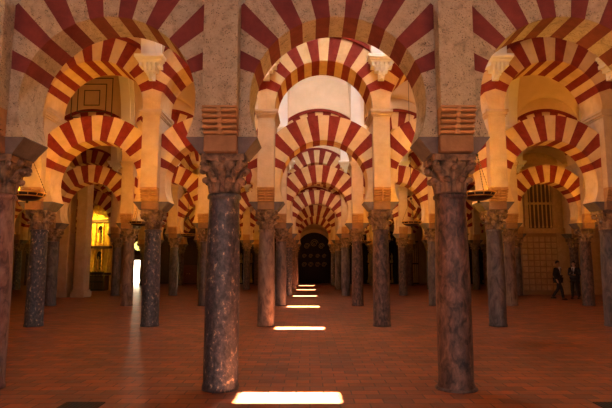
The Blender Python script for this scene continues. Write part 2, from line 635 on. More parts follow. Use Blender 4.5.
IMPOST = impost_mesh()
_m = MB(); _m.lathe([(0.265, 0.001), (0.265, 0.015), (0.25, 0.03), (0.236, 0.034)], 40); BASE = _m.mesh('base_ring', M['sh_grey'])


def col_words(n):
    side = 'gilded altar side' if n <= 0 else 'walking men side'
    m = 1 - n if n <= 0 else n
    return f"{ORD[m]} from sunlit aisle on {side}"


def shaft_kind(k, n):
    if k == 1:
        return {-1: 'sh_pink', 0: 'sh_dark', 1: 'sh_brown'}.get(n, 'sh_grey')
    if k == 2:
        return {-2: 'sh_dark', -1: 'sh_dark', 0: 'sh_warm', 1: 'sh_brown', 2: 'sh_grey', 3: 'sh_grey'}.get(n, 'sh_grey')
    return random.choice(['sh_grey', 'sh_dark', 'sh_warm', 'sh_grey', 'sh_brown', 'sh_warm'])


def make_column(k, n, detail):
    sk = shaft_kind(k, n)
    lab = f"{SHAFT_WORDS[sk]} column, {ORD[k]} row, {col_words(n)}"
    t = thing('marble_column', lab, 'column', (X0 + S * n, row_y(k), 0), f'marble columns of the {ORD[k]} row')
    link('shaft', SHAFTS[sk], t)
    if k == 1 and n == 1:
        link('base_ring', BASE, t)
    if detail:
        c = link('capital', CAP['bell'], t)
        for i in range(8):
            a = link('acanthus_leaf', CAP['low_leaf'], c); a.rotation_euler.z = pi / 8 + i * pi / 4
            a = link('acanthus_leaf', CAP['high_leaf'], c); a.rotation_euler.z = i * pi / 4
        for i in range(4):
            a = link('volute', CAP['volute'], c); a.rotation_euler.z = pi / 4 + i * pi / 2
        link('abacus', CAP['abacus'], c)
    else:
        link('capital', CAP['whole'], t)
    link('impost_block', IMPOST, t)


# ------------------------------------------------------------------ piers above the columns
def pier_meshes(rough):
    mat = M['cream_rough'] if rough else M['pier']
    b = MB()
    b.box(-PH, PH, -TU / 2, TU / 2, ZP, ZU0, 0, 0.006)
    b.box(-PH, PH, -TL / 2, TL / 2, ZI + 0.003, ZP, 0)
    body = b.mesh('pier_body', mat)
    r = MB()
    # five stacked rolls stepping out to the face of the pier, drawn for the face at -y
    n = 5
    prof = [(-TL / 2 + 0.002, ZI + 0.004)]
    hh = (ZP - 0.03 - ZI) / n
    for i in range(n):
        z0 = ZI + 0.004 + hh * i
        yb = -TL / 2 - (TU - TL) / 2 * (0.45 + 0.5 * i / (n - 1))
        for j in range(9):
            a = -pi / 2 + pi * j / 8
            prof.append((yb - 0.034 * cos(a), z0 + hh / 2 + hh * 0.36 * sin(a)))
        prof.append((yb + 0.05, z0 + hh * 0.90))
        prof.append((yb + 0.05, z0 + hh * 1.0))
    prof.append((-TL / 2 + 0.002, ZP - 0.026))
    vs, fs = [], []
    m = len(prof)
    for x in (-PH + 0.004, PH - 0.004):
        vs += [(x, y, z) for y, z in prof]
    for i in range(m):
        j = (i + 1) % m
        fs.append((i, j, m + j, m + i))
    fs.append(tuple(reversed(range(m)))); fs.append(tuple(range(m, 2 * m)))
    r.add(vs, fs)
    r.box(-PH + 0.004, PH - 0.004, -TU / 2, -TL / 2 + 0.002, ZP - 0.026, ZP - 0.002)
    for i in range(n):
        yb = -TL / 2 - (TU - TL) / 2 * (0.45 + 0.5 * i / (n - 1))
        z0 = ZI + 0.004 + hh * i
        r.box(-0.028, 0.028, yb - 0.045, yb + 0.06, z0, z0 + hh * 0.98, 0, 0.006)
    roll = r.mesh('roll_corbel', M['roll'])
    c = MB()
    for (e, z0, z1) in ((0.02, ZU0, ZU0 + 0.05), (0.05, ZU0 + 0.05, ZU0 + 0.12), (0.075, ZU0 + 0.12, ZU1)):
        c.box(-PH - e, PH + e, -TU / 2 - e, TU / 2 + e, z0 + 0.001, z1)
    cor = c.mesh('upper_impost', M['pier'] if not rough else M['cream_rough'])
    return body, roll, cor


PIER = {True: pier_meshes(True), False: pier_meshes(False)}


def make_pier(k, n):
    body, roll, cor = PIER[k == 1]
    lab = f"stone pier with rolled corbel, {ORD[k]} row, {col_words(n)}"
    t = thing('stone_pier', lab, 'pier', (X0 + S * n, row_y(k), 0), f'piers of the {ORD[k]} row')
    link('pier_body', body, t)
    link('roll_corbel', roll, t)
    a = link('roll_corbel', roll, t); a.rotation_euler.z = pi
    link('upper_impost', cor, t)


# ------------------------------------------------------------------ white corbels with vault ribs
def zb(dy):
    q = max(0.0, 1 - (dy / NAVE_HALF) ** 2)
    return Z_SPRING + 3.4 * sqrt(q)


def zl(dx, b=1):
    if b in (0, -3):    # these bays have tall, nearly square-headed lunettes
        q = 1 - abs(dx / 1.22) ** 6
        return Z_SPRING + 2.9 * sqrt(q) if q > 0 else Z_SPRING
    q = 1 - (dx / 1.22) ** 2
    return Z_SPRING + 1.15 * sqrt(q) if q > 0 else Z_SPRING


def corbel_meshes():
    f = -0.605
    a = MB()
    a.box(-0.37, 0.37, f - 0.34, f, 6.86, 6.95, 0, 0.01)
    a.box(-0.33, 0.33, f - 0.29, f, 6.80, 6.86, 0, 0.01)
    a.box(-0.29, 0.29, f - 0.25, f, 6.76, 6.80)
    cornice = a.mesh('corbel_cornice', M['white'])
    b = MB()
    b.box(-0.27, 0.27, f - 0.09, f, 6.66, 6.759)
    b.box(-0.17, 0.17, f - 0.08, f, 6.56, 6.66)
    b.box(-0.08, 0.08, f - 0.07, f, 6.42, 6.56)
    for x in (-0.23, -0.115, 0.0, 0.115, 0.23):
        b.box(x - 0.034, x + 0.034, f - 0.25, f - 0.085, 6.655, 6.759)
    for x in (-0.115, 0.0, 0.115):
        b.box(x - 0.034, x + 0.034, f - 0.21, f - 0.075, 6.54, 6.66)
    for x in (-0.052, 0.052):
        b.box(x - 0.03, x + 0.03, f - 0.17, f - 0.065, 6.44, 6.56)
    b.box(-0.036, 0.036, f - 0.13, f, 6.36, 6.44)
    b.box(-0.27, 0.27, f, -0.532, 6.66, 6.759); b.box(-0.17, 0.17, f, -0.532, 6.56, 6.66); b.box(-0.08, 0.08, f, -0.532, 6.36, 6.56)
    drop = b.mesh('stepped_block', M['white'])
    c = MB()
    # rib: from the corbel up the vault towards the previous row
    n = 40
    vs, fs = [], []
    w = 0.26
    c.box(-0.26, 0.26, f - 0.145, f - 0.035, 6.952, 7.07)
    c.box(-0.12, 0.12, f - 0.20, f - 0.145, 6.952, 7.07)
    c0 = -P / 2
    for w, o0, o1 in ((0.26, 0.15, 0.04), (0.12, 0.205, 0.15)):
        vs, fs = [], []
        for i in range(n + 1):
            ph = 0.015 + (pi - 0.03) * i / n
            dy = NAVE_HALF * cos(ph)
            y = c0 + dy
            z = zb(dy)
            nx, nz = -cos(ph) / NAVE_HALF, -sin(ph) / 3.4
            L_ = sqrt(nx * nx + nz * nz); nx /= L_; nz /= L_
            vs += [(-w, y + nx * o0, z + nz * o0), (w, y + nx * o0, z + nz * o0), (w, y + nx * o1, z + nz * o1), (-w, y + nx * o1, z + nz * o1)]
        for i in range(n):
            for j in range(4):
                q = (j + 1) % 4
                fs.append((i * 4 + j, i * 4 + q, i * 4 + 4 + q, i * 4 + 4 + j))
        fs += [(3, 2, 1, 0), (n * 4, n * 4 + 1, n * 4 + 2, n * 4 + 3)]
        c.add(vs, fs)
    rib = c.mesh('vault_rib', M['white'])
    return cornice, drop, rib


CORB = corbel_meshes()


def make_corbel(k, n):
    lab = f"white stepped corbel, {ORD[k]} row, {col_words(n)}"
    t = thing('stepped_corbel', lab, 'corbel', (X0 + S * n, row_y(k), 0), f'white corbels of the {ORD[k]} row')
    link('corbel_cornice', CORB[0], t)
    link('stepped_block', CORB[1], t)
    link('vault_rib', CORB[2], t)


# ------------------------------------------------------------------ the six rows
XL, XR = -26.0, 22.0
B_LO = math.floor((XL - BX) / S + 0.5)
B_HI = math.ceil((XR - BX) / S - 0.5)
RANGE = {1: (-2, 3), 2: (-4, 4), 3: (-5, 6), 4: (-6, 7), 5: (-7, 6), 6: (-8, 5)}
PIERS_LEFT = {(4, -4)}
for k in range(1, 7):
    n0, n1 = RANGE[k]
    for n in range(n0, n1 + 1):
        if k == 4 and n >= 6:
            continue
        x = X0 + S * n
        vis = abs(x) < 0.66 * row_y(k) + 1.2
        make_column(k, n, k <= 2 and vis)
        make_pier(k, n)
        if 2 <= k <= 5 and vis and not (k == 4 and n >= 5) and not (k == 5 and n >= 4):
            make_corbel(k, n)
    for b in range(n0, n1):
        if k == 4 and b >= 4:      # the chapel wall closes these bays
            continue
        x = BX + S * b
        vis = abs(x) < 0.62 * row_y(k) + 1.6
        make_arch(k, b, 'lower', vis and k <= 3)
        make_arch(k, b, 'upper', vis and 2 <= k <= 3)


def wall_row(k):
    mb = MB()
    t = 0.60
    lo, hi = (RANGE[k][0], RANGE[k][1] - 1) if k else (B_LO, B_HI)
    for b in range(B_LO, B_HI + 1):
        cx = BX + S * b
        inside = k > 0 and lo <= b <= hi
        seg = 30
        for i in range(seg):
            xa, xb = -S / 2 + S * i / seg, -S / 2 + S * (i + 1) / seg
            if inside:
                za, zb_ = (ZCU + sqrt(max(0.0, (RUO + 0.118) ** 2 - q * q)) for q in (xa, xb))
            elif k == 0:
                za = zb_ = Z_SPRING - 0.3
            else:
                za = zb_ = Z_SPRING + 0.02
            ta = tb = Z_SPRING + 3.6
            vs = [(cx + xa, -t, za), (cx + xb, -t, zb_), (cx + xb, -t, tb), (cx + xa, -t, ta), (cx + xa, t, za), (cx + xb, t, zb_), (cx + xb, t, tb), (cx + xa, t, ta)]
            mb.add(vs, [(0, 1, 2, 3), (5, 4, 7, 6), (4, 5, 1, 0), (3, 2, 6, 7)])
    struct('wall_arcade' if k else 'wall_behind', mb, M['plaster'], f"pale plaster wall above the {ORD[k]} row of arches" if k else 'plaster band over the open bay at the viewer', 'wall', (0, row_y(k), 0))


for k in range(0, 7):
    wall_row(k)

# ------------------------------------------------------------------ vaults with a skylight over the sunlit aisle
SKX, SKY = 0.60, 0.25


def vault(k):
    """nave between row k and row k + 1"""
    mb = MB()
    yc = row_y(k) + P / 2
    half = NAVE_HALF
    ang = [pi * i / 40 for i in range(41)]
    ys = [-half * cos(a) for a in ang]
    ys = sorted([y for y in ys if abs(abs(y) - SKY) > 0.12] + [-SKY, SKY])
    for b in range(B_LO, B_HI + 1):
        cx = BX + S * b
        xs = sorted(set([-1.5, 1.5, -1.4, 1.4, -SKX, SKX] + [1.22 * sin(pi / 2 * i / 14) for i in range(-14, 15)]))
        idx = {}
        vs, fs = [], []
        for i, x in enumerate(xs):
            for j, y in enumerate(ys):
                z = max(zb(y), zl(x, b))
                idx[(i, j)] = len(vs)
                vs.append((cx + x, yc + y, z))
        for i in range(len(xs) - 1):
            for j in range(len(ys) - 1):
                mx_, my_ = (xs[i] + xs[i + 1]) / 2, (ys[j] + ys[j + 1]) / 2
                if b == 0 and abs(mx_) < SKX and abs(my_) < SKY:
                    continue
                fs.append((idx[(i, j)], idx[(i, j + 1)], idx[(i + 1, j + 1)], idx[(i + 1, j)]))
        mb.add(vs, fs, 0, True)
    nm = 'ceiling'
    struct(nm, mb, M['plaster'], f"pale plaster groin vault over the nave beyond the {ORD[k]} row" if k >= 1 else ('pale plaster groin vault above the viewer' if k == 0 else 'plaster vault behind the viewer'), 'vault')
    # raised curb of the skylight
    if k >= 0:
        c = MB()
        zc = zb(0)
        for (x0, x1, y0, y1) in ((-SKX - .12, -SKX, -SKY - .12, SKY + .12), (SKX, SKX + .12, -SKY - .12, SKY + .12), (-SKX, SKX, -SKY - .12, -SKY), (-SKX, SKX, SKY, SKY + .12)):
            c.box(BX + x0, BX + x1, yc + y0, yc + y1, zc - 0.02, zc + 0.10)
        struct(f'window_{k + 1}', c, M['white'], (f"white skylight curb over the sunlit aisle beyond the {ORD[k]} row" if k else 'white skylight curb above the viewer'), 'skylight')


for k in range(-1, 6):
    vault(k)
# last half nave to the end wall
_m = MB()
_m.box(XL, XR, row_y(6) + TU / 2 - 0.06, BACK_Y + 0.3, 9.35, 9.5)
struct('ceiling', _m, M['plaster'], 'flat plaster ceiling before the end wall', 'ceiling')

# ------------------------------------------------------------------ floor and outer walls
_m = MB(); _m.add([(XL - .3, -P - .3, 0), (XR + .3, -P - .3, 0), (XR + .3, BACK_Y + .2, 0), (XL - .3, BACK_Y + .2, 0)], [(0, 1, 2, 3)])
struct('floor', _m, M['floor'], 'worn terracotta tile floor', 'floor')
_m = MB(); _m.box(XL - .3, XL, -P - .3, BACK_Y + .3, -0.05, 11)
struct('wall_left', _m, M['wall'], 'ochre side wall beyond the altar', 'wall')
_m = MB(); _m.box(XR, XR + .3, -P - .3, BACK_Y + .3, -0.05, 11)
struct('wall_right', _m, M['wall'], 'ochre side wall beyond the chapel', 'wall')

# end wall, with the bright doorway towards the court and the arched gate opening
DX0, DX1, DZ = -15.2, -13.95, 2.02
_m = MB()
_m.box(XL, DX0, BACK_Y, BACK_Y + .3, -0.02, 10)
_m.box(DX1, XR, BACK_Y, BACK_Y + .3, -0.02, 10)
_m.box(DX0, DX1, BACK_Y, BACK_Y + .3, DZ, 10)
struct('wall_back', _m, M['wall'], 'ochre end wall behind the last row of columns', 'wall')

# unseen rear wall; its tall openings are added to let in fill light
_m = MB()
OPEN = [(-5.637, 1.15), (-2.637, 1.15), (0.363, 1.15), (3.363, 1.15), (6.363, 1.15)]
xs = XL
RY = -P - 0.05
for cx, hw in OPEN:
    _m.box(xs, cx - hw, RY - .3, RY, -0.02, 11)
    _m.box(cx - hw, cx + hw, RY - .3, RY, 5.6, 11)
    xs = cx + hw
_m.box(xs, XR, RY - .3, RY, -0.02, 11)
struct('wall_rear', _m, M['wall'], 'unseen rear wall with openings added for fill light', 'wall')

# ------------------------------------------------------------------ floor grates
_m = MB()
_m.box(-0.22, 0.22, -0.22, 0.22, 0.001, 0.012)
for i in range(-4, 5):
    _m.box(i * 0.045 - 0.012, i * 0.045 + 0.012, -0.2, 0.2, 0.012, 0.018)
G_PL = _m.mesh('floor_grate', M['grate'])
for x, w in ((-2.55, 'gilded altar side'), (3.44, 'walking men side')):
    o = link('floor_grate', G_PL, None, (x, 5.80, 0))
    tag(o, f'dark square iron floor grate before the first row, {w}', 'grate', 'floor grates', 'thing')

# ------------------------------------------------------------------ hanging dish lamps
def lamp_meshes():
    d = MB()
    prof = [(0.0, 0.0), (0.10, 0.006), (0.20, 0.035), (0.29, 0.09), (0.335, 0.15), (0.325, 0.152), (0.28, 0.10), (0.19, 0.05), (0.0, 0.02)]
    d.lathe([(max(r, 0.002), z) for r, z in prof], 40, caps=False)
    d.ball((0, 0, -0.02), 0.03, 10, 6)
    dish = d.mesh('dish', M['bronze'])
    r = MB()
    n = 40
    pts = [(0.338 * cos(2 * pi * i / n), 0.338 * sin(2 * pi * i / n), 0.155) for i in range(n + 1)]
    r.tube(pts, 0.014, 8)
    pts = [(0.30 * cos(2 * pi * i / n), 0.30 * sin(2 * pi * i / n), 0.085) for i in range(n + 1)]
    r.tube(pts, 0.012, 6)
    for q in range(12):
        a = 2 * pi * q / 12
        r.tube([(0.30 * cos(a), 0.30 * sin(a), 0.085), (0.338 * cos(a), 0.338 * sin(a), 0.155)], 0.008, 5)
    rim = r.mesh('rim', M['brass'])
    b = MB(); b.ball((0, 0, 0.09), 0.04, 12, 8)
    b.lathe([(0.02, 0.03), (0.02, 0.055)], 10)
    bulb = b.mesh('bulb', M['bulb'])
    c = MB()
    L = 0.92
    for i in range(14):
        t0, t1 = i / 14, (i + 1) / 14
        p = lambda t: (0.335 * (1 - t) + 0.015 * t, 0, 0.155 + t * (L - 0.155))
        c.tube([p(t0 + 0.006), p((t0 + t1) / 2), p(t1 - 0.006)], [0.004, 0.010, 0.004], 6)
    c.tube([(0.335, 0, 0.155), (0.015, 0, L)], 0.004, 6)
    chain = c.mesh('chain', M['bronze'])
    k = MB()
    k.ball((0, 0, L + 0.01), 0.035, 10, 6)
    k.tube([(0, 0, L + 0.03), (0, 0, 7.30)], 0.008, 6)
    hang = k.mesh('hanger', M['iron'])
    return dish, rim, bulb, chain, hang


LAMP = lamp_meshes()
LAMP_Z = 2.83


def make_lamp(k, b, watts):
    x, y = BX + S * b, row_y(k) + P / 2
    lab = f"bronze dish lamp on chains beyond {ORD[k]} row, {bay_words(b)}" if k else f"bronze dish lamp hanging before the first row, {bay_words(b)}"
    t = thing('hanging_dish_lamp', lab, 'lamp', (x, y, LAMP_Z), 'hanging dish lamps')
    link('dish', LAMP[0], t); link('rim', LAMP[1], t); link('bulb', LAMP[2], t)
    for i in range(3):
        c = link('chain', LAMP[3], t); c.rotation_euler.z = 0.5 + i * 2 * pi / 3
    link('hanger', LAMP[4], t)
    L = bpy.data.lights.new('lamp_light', 'POINT')
    L.energy = watts
    L.color = (1.0, 0.385, 0.022)
    L.shadow_soft_size = 0.06
    o = bpy.data.objects.new('lamp_light', L)
    COL.objects.link(o)
    o.location = (x, y, LAMP_Z + 0.19)


for k in range(1, 6):
    for b in (-2, 1):
        make_lamp(k, b, {1: 620, 2: 360, 3: 220, 4: 180, 5: 220}[k])
for k in range(2, 6):
    make_lamp(k, -5, 100)
make_lamp(2, 4, 800)
make_lamp(0, 1, 130)
make_lamp(0, -2, 170)

# ------------------------------------------------------------------ arched iron gate in the end wall
def gate():
    t = thing('arched_iron_gate', 'dark arched iron gate with gilt scrolls at the end of sunlit aisle', 'gate', (BX, BACK_Y - 0.02, 0))
    hw, zs = 1.52, 2.85
    arc = [(hw * cos(pi * i / 24), zs + hw * sin(pi * i / 24)) for i in range(25)]
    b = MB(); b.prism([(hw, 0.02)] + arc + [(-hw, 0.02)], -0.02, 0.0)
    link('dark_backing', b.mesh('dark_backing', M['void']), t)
    s = MB(); R = hw + 0.30
    out = [(R, 0.0)] + [(R * cos(pi * i / 24), zs + R * sin(pi * i / 24)) for i in range(25)] + [(-R, 0.0)]
    inn = [(hw, 0.0)] + arc + [(-hw, 0.0)]
    n = len(out)
    vs = [(x, -0.16, z) for x, z in out] + [(x, -0.16, z) for x, z in inn] + [(x, 0, z) for x, z in out] + [(x, 0, z) for x, z in inn]
    fs = []
    for i in range(n - 1):
        fs += [(i, i + 1, n + i + 1, n + i), (i + 1, i, 2 * n + i, 2 * n + i + 1), (n + i, n + i + 1, 3 * n + i + 1, 3 * n + i)]
    s.add(vs, fs)
    link('stone_surround', s.mesh('stone_surround', M['carved']), t)
    g = MB()
    for i in range(-7, 8):
        x = i * 0.185
        top = zs + sqrt(max(0, hw * hw - x * x)) if abs(i) % 2 == 0 else zs
        g.tube([(x, -0.06, 0.02), (x, -0.06, top - 0.02)], 0.014, 6)
    for z in (0.05, 1.15, 1.25, 2.0, 2.70, 2.80):
        g.box(-hw, hw, -0.075, -0.045, z - 0.02, z + 0.02)
    link('grating', g.mesh('grating', M['iron']), t)
    for sx in (-0.85, -0.3, 0.3, 0.85):
        for zz, r in ((1.62, 0.22), (2.35, 0.18)):
            q = MB()
            pts = [(sx + (r - i * r / 34) * cos(i * 0.45), -0.09, zz + (r - i * r / 34) * sin(i * 0.45)) for i in range(28)]
            q.tube(pts, 0.016, 6)
            link('gilt_scroll', q.mesh('gilt_scroll', M['oldgilt']), t)
    for sx, zz, r in ((0, 3.45, 0.34), (-0.62, 3.2, 0.26), (0.62, 3.2, 0.26)):
        q = MB()
        pts = [(sx + (r - i * r / 34) * cos(i * 0.45), -0.09, zz + (r - i * r / 34) * sin(i * 0.45)) for i in range(28)]
        q.tube(pts, 0.02, 6)
        link('gilt_scroll', q.mesh('gilt_scroll', M['oldgilt']), t)


gate()

# ------------------------------------------------------------------ dark wooden vestibule with the lit rosette, around the doorway
def vestibule():
    t = thing('wooden_vestibule', 'black wooden vestibule around the bright doorway, with a lit round rosette', 'vestibule', (0, BACK_Y - 0.02, 0))
    p = MB()
    p.box(-16.0, DX0 + 0.05, -0.12, 0, 0, 4.7)
    p.box(DX1 - 0.05, -8.2, -0.12, 0, 0, 4.7)
    p.box(DX0 + 0.05, DX1 - 0.05, -0.12, 0, DZ - 0.04, 4.7)
    for x in (-15.95, -13.4, -12.1, -10.8, -9.5, -8.3):
        p.box(x - 0.06, x + 0.06, -0.16, -0.12, 0, 4.7)
    for z in (0.15, 2.25, 4.6):
        p.box(DX1 + 0.1, -8.2, -0.15, -0.12, z - 0.06, z + 0.06)
    link('panelling', p.mesh('panelling', M['wood']), t)
    # rosette window
    cx, cz, r = -14.72, 3.22, 0.42
    g = MB()
    g.prism([(cx + r * cos(2 * pi * i / 32), cz + r * sin(2 * pi * i / 32)) for i in range(32)], -0.15, -0.125)
    ro = link('rosette', g.mesh('rosette', M['rosette']), t)
    fr = MB()
    fr.tube([(cx + r * cos(2 * pi * i / 32), -0.15, cz + r * sin(2 * pi * i / 32)) for i in range(33)], 0.03, 6)
    fr.tube([(cx + 0.13 * cos(2 * pi * i / 20), -0.155, cz + 0.13 * sin(2 * pi * i / 20)) for i in range(21)], 0.016, 6)
    for i in range(8):
        a = 2 * pi * i / 8
        fr.tube([(cx + 0.13 * cos(a), -0.155, cz + 0.13 * sin(a)), (cx + r * cos(a), -0.155, cz + r * sin(a))], 0.014, 6)
    link('tracery_frame', fr.mesh('tracery_frame', M['iron']), ro)
    d = MB()
    d.box(DX1 - 0.11, DX1 - 0.05, -0.07, 0, 0.0, DZ - 0.04)
    d.box(DX0 + 0.05, DX0 + 0.12, -0.07, 0, 0.0, DZ - 0.04)
    link('door_frame', d.mesh('door_frame', M['redwood']), t)
    c = thing('low_wooden_cabinet', 'low red-brown wooden cabinet against the black vestibule', 'cabinet', (-10.15, BACK_Y - 0.75, 0))
    q = MB(); q.box(-0.75, 0.75, -0.4, 0.4, 0.08, 1.5, 0, 0.02)
    link('carcass', q.mesh('carcass', M['redwood']), c)
    for sx in (-0.37, 0.37):
        q = MB(); q.box(sx - 0.33, sx + 0.33, -0.43, -0.402, 0.2, 1.4, 0, 0.01)
        dd = link('door', q.mesh('door', M['redwood']), c)
        q = MB(); q.ball((sx - 0.26 * (1 if sx > 0 else -1), -0.455, 0.85), 0.03, 8, 6)
        link('knob', q.mesh('knob', M['brass']), dd)
    q = MB(); q.box(-0.80, 0.80, -0.45, 0.42, 1.502, 1.58, 0, 0.015)
    link('top', q.mesh('top', M['redwood']), c)
    q = MB(); q.box(-0.70, 0.70, -0.35, 0.38, 0.0, 0.079)
    link('plinth', q.mesh('plinth', M['wood']), c)


vestibule()
# sunlit court wall seen through the doorway
_m = MB(); _m.box(-24, -6, BACK_Y + 6, BACK_Y + 6.3, -0.1, 5)
struct('wall_outside', _m, M['outside'], 'sunlit white wall of the court beyond the doorway', 'wall')
_m = MB(); _m.add([(-24, BACK_Y + .2, -0.01), (-6, BACK_Y + .2, -0.01), (-6, BACK_Y + 6, -0.01), (-24, BACK_Y + 6, -0.01)], [(0, 1, 2, 3)])
struct('ground', _m, M['outside'], 'sunlit pale paving beyond the doorway', 'ground')

# ------------------------------------------------------------------ gilded altar
def altar(x, y, label, sx, sz):
    t = thing('gilded_altarpiece', label, 'altar', (x, y, 0))
    t.scale = (sx, 1, sz)
    b = MB(); b.box(-1.3, 1.3, 0.1, 0.3, 0, 4.6)
    arc = [(1.3 * cos(pi * i / 16), 4.6 + 1.1 * sin(pi * i / 16)) for i in range(17)]
    b.prism(arc, 0.1, 0.3)
    link('back_panel', b.mesh('back_panel', M['gold']), t)
    for i in range(11):
        a = pi * (i + 0.5) / 11
        r = MB()
        c0, s0 = cos(a), sin(a)
        r.prism([(0.45 * c0 - 0.03 * s0, 4.6 + .45 * s0 * .85 + .03 * c0), (0.45 * c0 + 0.03 * s0, 4.6 + .45 * s0 * .85 - .03 * c0), (1.2 * c0 + 0.07 * s0, 4.6 + 1.2 * s0 * .85 - .07 * c0), (1.2 * c0 - 0.07 * s0, 4.6 + 1.2 * s0 * .85 + .07 * c0)], 0.0, 0.099)
        link('crest_ray', r.mesh('crest_ray', M['gold']), t)
    for z, h in ((1.0, 0.16), (2.75, 0.16), (4.45, 0.22)):
        r = MB(); r.box(-1.4, 1.4, -0.25, 0.099, z, z + h, 0, 0.02)
        link('entablature', r.mesh('entablature', M['wood']), t)
    for z0, z1 in ((1.17, 2.74), (2.92, 4.44)):
        for sx in (-1.1, -0.42, 0.42, 1.1):
            c = MB()
            prof = []
            n = 20
            for i in range(n + 1):
                z = z0 + (z1 - z0) * i / n
                prof.append((0.10 + 0.02 * sin(i * 1.9), z))
            c.lathe(prof, 14, sx, -0.08)
            link('gilt_column', c.mesh('gilt_column', M['gold']), t)
        p = MB(); p.prism([(0.28, z0 + .2)] + [(0.28 * cos(pi * i / 10), z1 - .45 + .28 * sin(pi * i / 10)) for i in range(11)] + [(-0.28, z0 + .2)], 0.05, 0.098)
        link('niche', p.mesh('niche', M['void']), t)
        f = MB(); f.lathe([(0.12, z0 + .21), (0.15, z0 + .4), (0.11, z0 + .65), (0.13, z0 + .8), (0.05, z0 + .9), (0.06, z0 + 1.0), (0.02, z0 + 1.06)], 12, 0, -0.06)
        link('gilt_statue', f.mesh('gilt_statue', M['gold']), t)
    k = MB(); k.box(-1.2, 1.2, -0.6, 0.09, 0.0, 0.98, 0, 0.02)
    link('altar_table', k.mesh('altar_table', M['wood']), t)


altar(-13.3, 32.2, 'gilded altarpiece with rayed crest glowing yellow between distant columns', 0.56, 0.95)
altar(-18.8, 36.6, 'gilded altarpiece with twisted columns near the altar-side wall', 0.75, 1.0)
# iron chapel screen in front of the main altar
def chapel_screen(x, y, w, h, label, mat='iron'):
    t = thing('chapel_screen', label, 'screen', (x, y, 0))
    for z in (0.08, h * 0.47, h - 0.1):
        r = MB(); r.box(-w / 2, w / 2, -0.03, 0.03, z - 0.05, z + 0.05)
        link('rail', r.mesh('rail', M[mat]), t)
    n = int(w / 0.16)
    b = MB()
    b.tube([(0, 0, 0.01), (0, 0, h)], 0.018, 6)
    b.ball((0, 0, h * 0.72), 0.035, 8, 6)
    me = b.mesh('bar', M[mat])
    f = MB(); f.lathe([(0.002, h + 0.22), (0.03, h + 0.12), (0.012, h + 0.08), (0.035, h + 0.03), (0.02, h + 0.002)][::-1], 8)
    fm = f.mesh('finial', M['brass'])
    for i in range(n + 1):
        xx = -w / 2 + w * i / n
        o = link('bar', me, t, (xx, 0, 0))
        if i % 3 == 0:
            link('finial', fm, o)


chapel_screen(-13.3, 31.2, 1.5, 1.2, 'black iron screen in front of the rayed golden altar')
for (x, w, lab) in ((-5.0, 5.4, 'tall black iron screen with gilt finials between gate and vestibule'), (6.0, 6.0, 'tall black iron screen with gilt finials beside the arched gate'), (13.2, 5.2, 'tall black iron screen with gilt finials behind the carved chapel')):
    chapel_screen(x, BACK_Y - 1.6, w, 3.6, lab)
# dark recesses of the end wall behind those screens
for x, w, lab in ((-5.0, 2.5, 'dark arched chapel recess between gate and vestibule'), (6.0, 2.8, 'dark arched chapel recess beside the arched gate'), (13.2, 2.4, 'dark arched chapel recess behind the carved chapel')):
    t = thing('chapel_recess', lab, 'recess', (x, BACK_Y - 0.02, 0))
    zs = 3.0
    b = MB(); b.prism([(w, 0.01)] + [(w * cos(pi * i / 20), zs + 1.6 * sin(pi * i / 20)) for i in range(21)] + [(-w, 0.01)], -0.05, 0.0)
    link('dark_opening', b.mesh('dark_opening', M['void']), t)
    for sx in (-w - 0.22, w + 0.22):
        j = MB(); j.box(sx - 0.2, sx + 0.2, -0.25, 0, 0.0, zs, 0, 0.02)
        link('jamb', j.mesh('jamb', M['carved']), t)
    for i in range(5):
        c = MB()
        xx = (i - 2) * w * 0.35
        c.lathe([(0.10, 0.3), (0.05, 0.6), (0.04, 1.6), (0.10, 1.7), (0.14, 1.9), (0.06, 2.1), (0.10, 2.35), (0.02, 2.6)], 10, xx, -0.35)
        c.box(xx - .12, xx + .12, -0.47, -0.06, 0.0, 0.3)
        link('gilt_candlestick', c.mesh('gilt_candlestick', M['gold']), t)

# ------------------------------------------------------------------ masonry piers on the altar side
def masonry_pier(x, y, w, h, label):
    t = thing('masonry_pier', label, 'pier', (x, y, 0))
    b = MB(); b.box(-w / 2, w / 2, -0.35, 0.35, 0.35, h, 0, 0.03)
    link('pier_body', b.mesh('pier_body', M['pier']), t)
    b = MB(); b.box(-w / 2 - 0.09, w / 2 + 0.09, -0.44, 0.44, 0, 0.25, 0, 0.02); b.box(-w / 2 - 0.05, w / 2 + 0.05, -0.40, 0.40, 0.25, 0.349, 0, 0.02)
    link('plinth', b.mesh('plinth', M['pier']), t)
    b = MB()
    b.box(-w / 2 - 0.06, w / 2 + 0.06, -0.41, 0.41, h + 0.001, h + 0.1); b.box(-w / 2 - 0.12, w / 2 + 0.12, -0.47, 0.47, h + 0.1, h + 0.22)
    link('pier_cornice', b.mesh('pier_cornice', M['pier']), t)


masonry_pier(-12.2, 25.6, 0.46, 6.3, 'square plastered pier standing before the fourth row, farther from the rayed altar')
masonry_pier(-11.38, 25.6, 0.50, 6.3, 'square plastered pier standing before the fourth row, bordering the rayed altar view')
masonry_pier(15.35, 25.6, 0.62, 5.2, 'square plastered pier beside the carved chapel wall')

# ------------------------------------------------------------------ carved chapel wall with grille window, men side
CWY = row_y(4) + 0.47


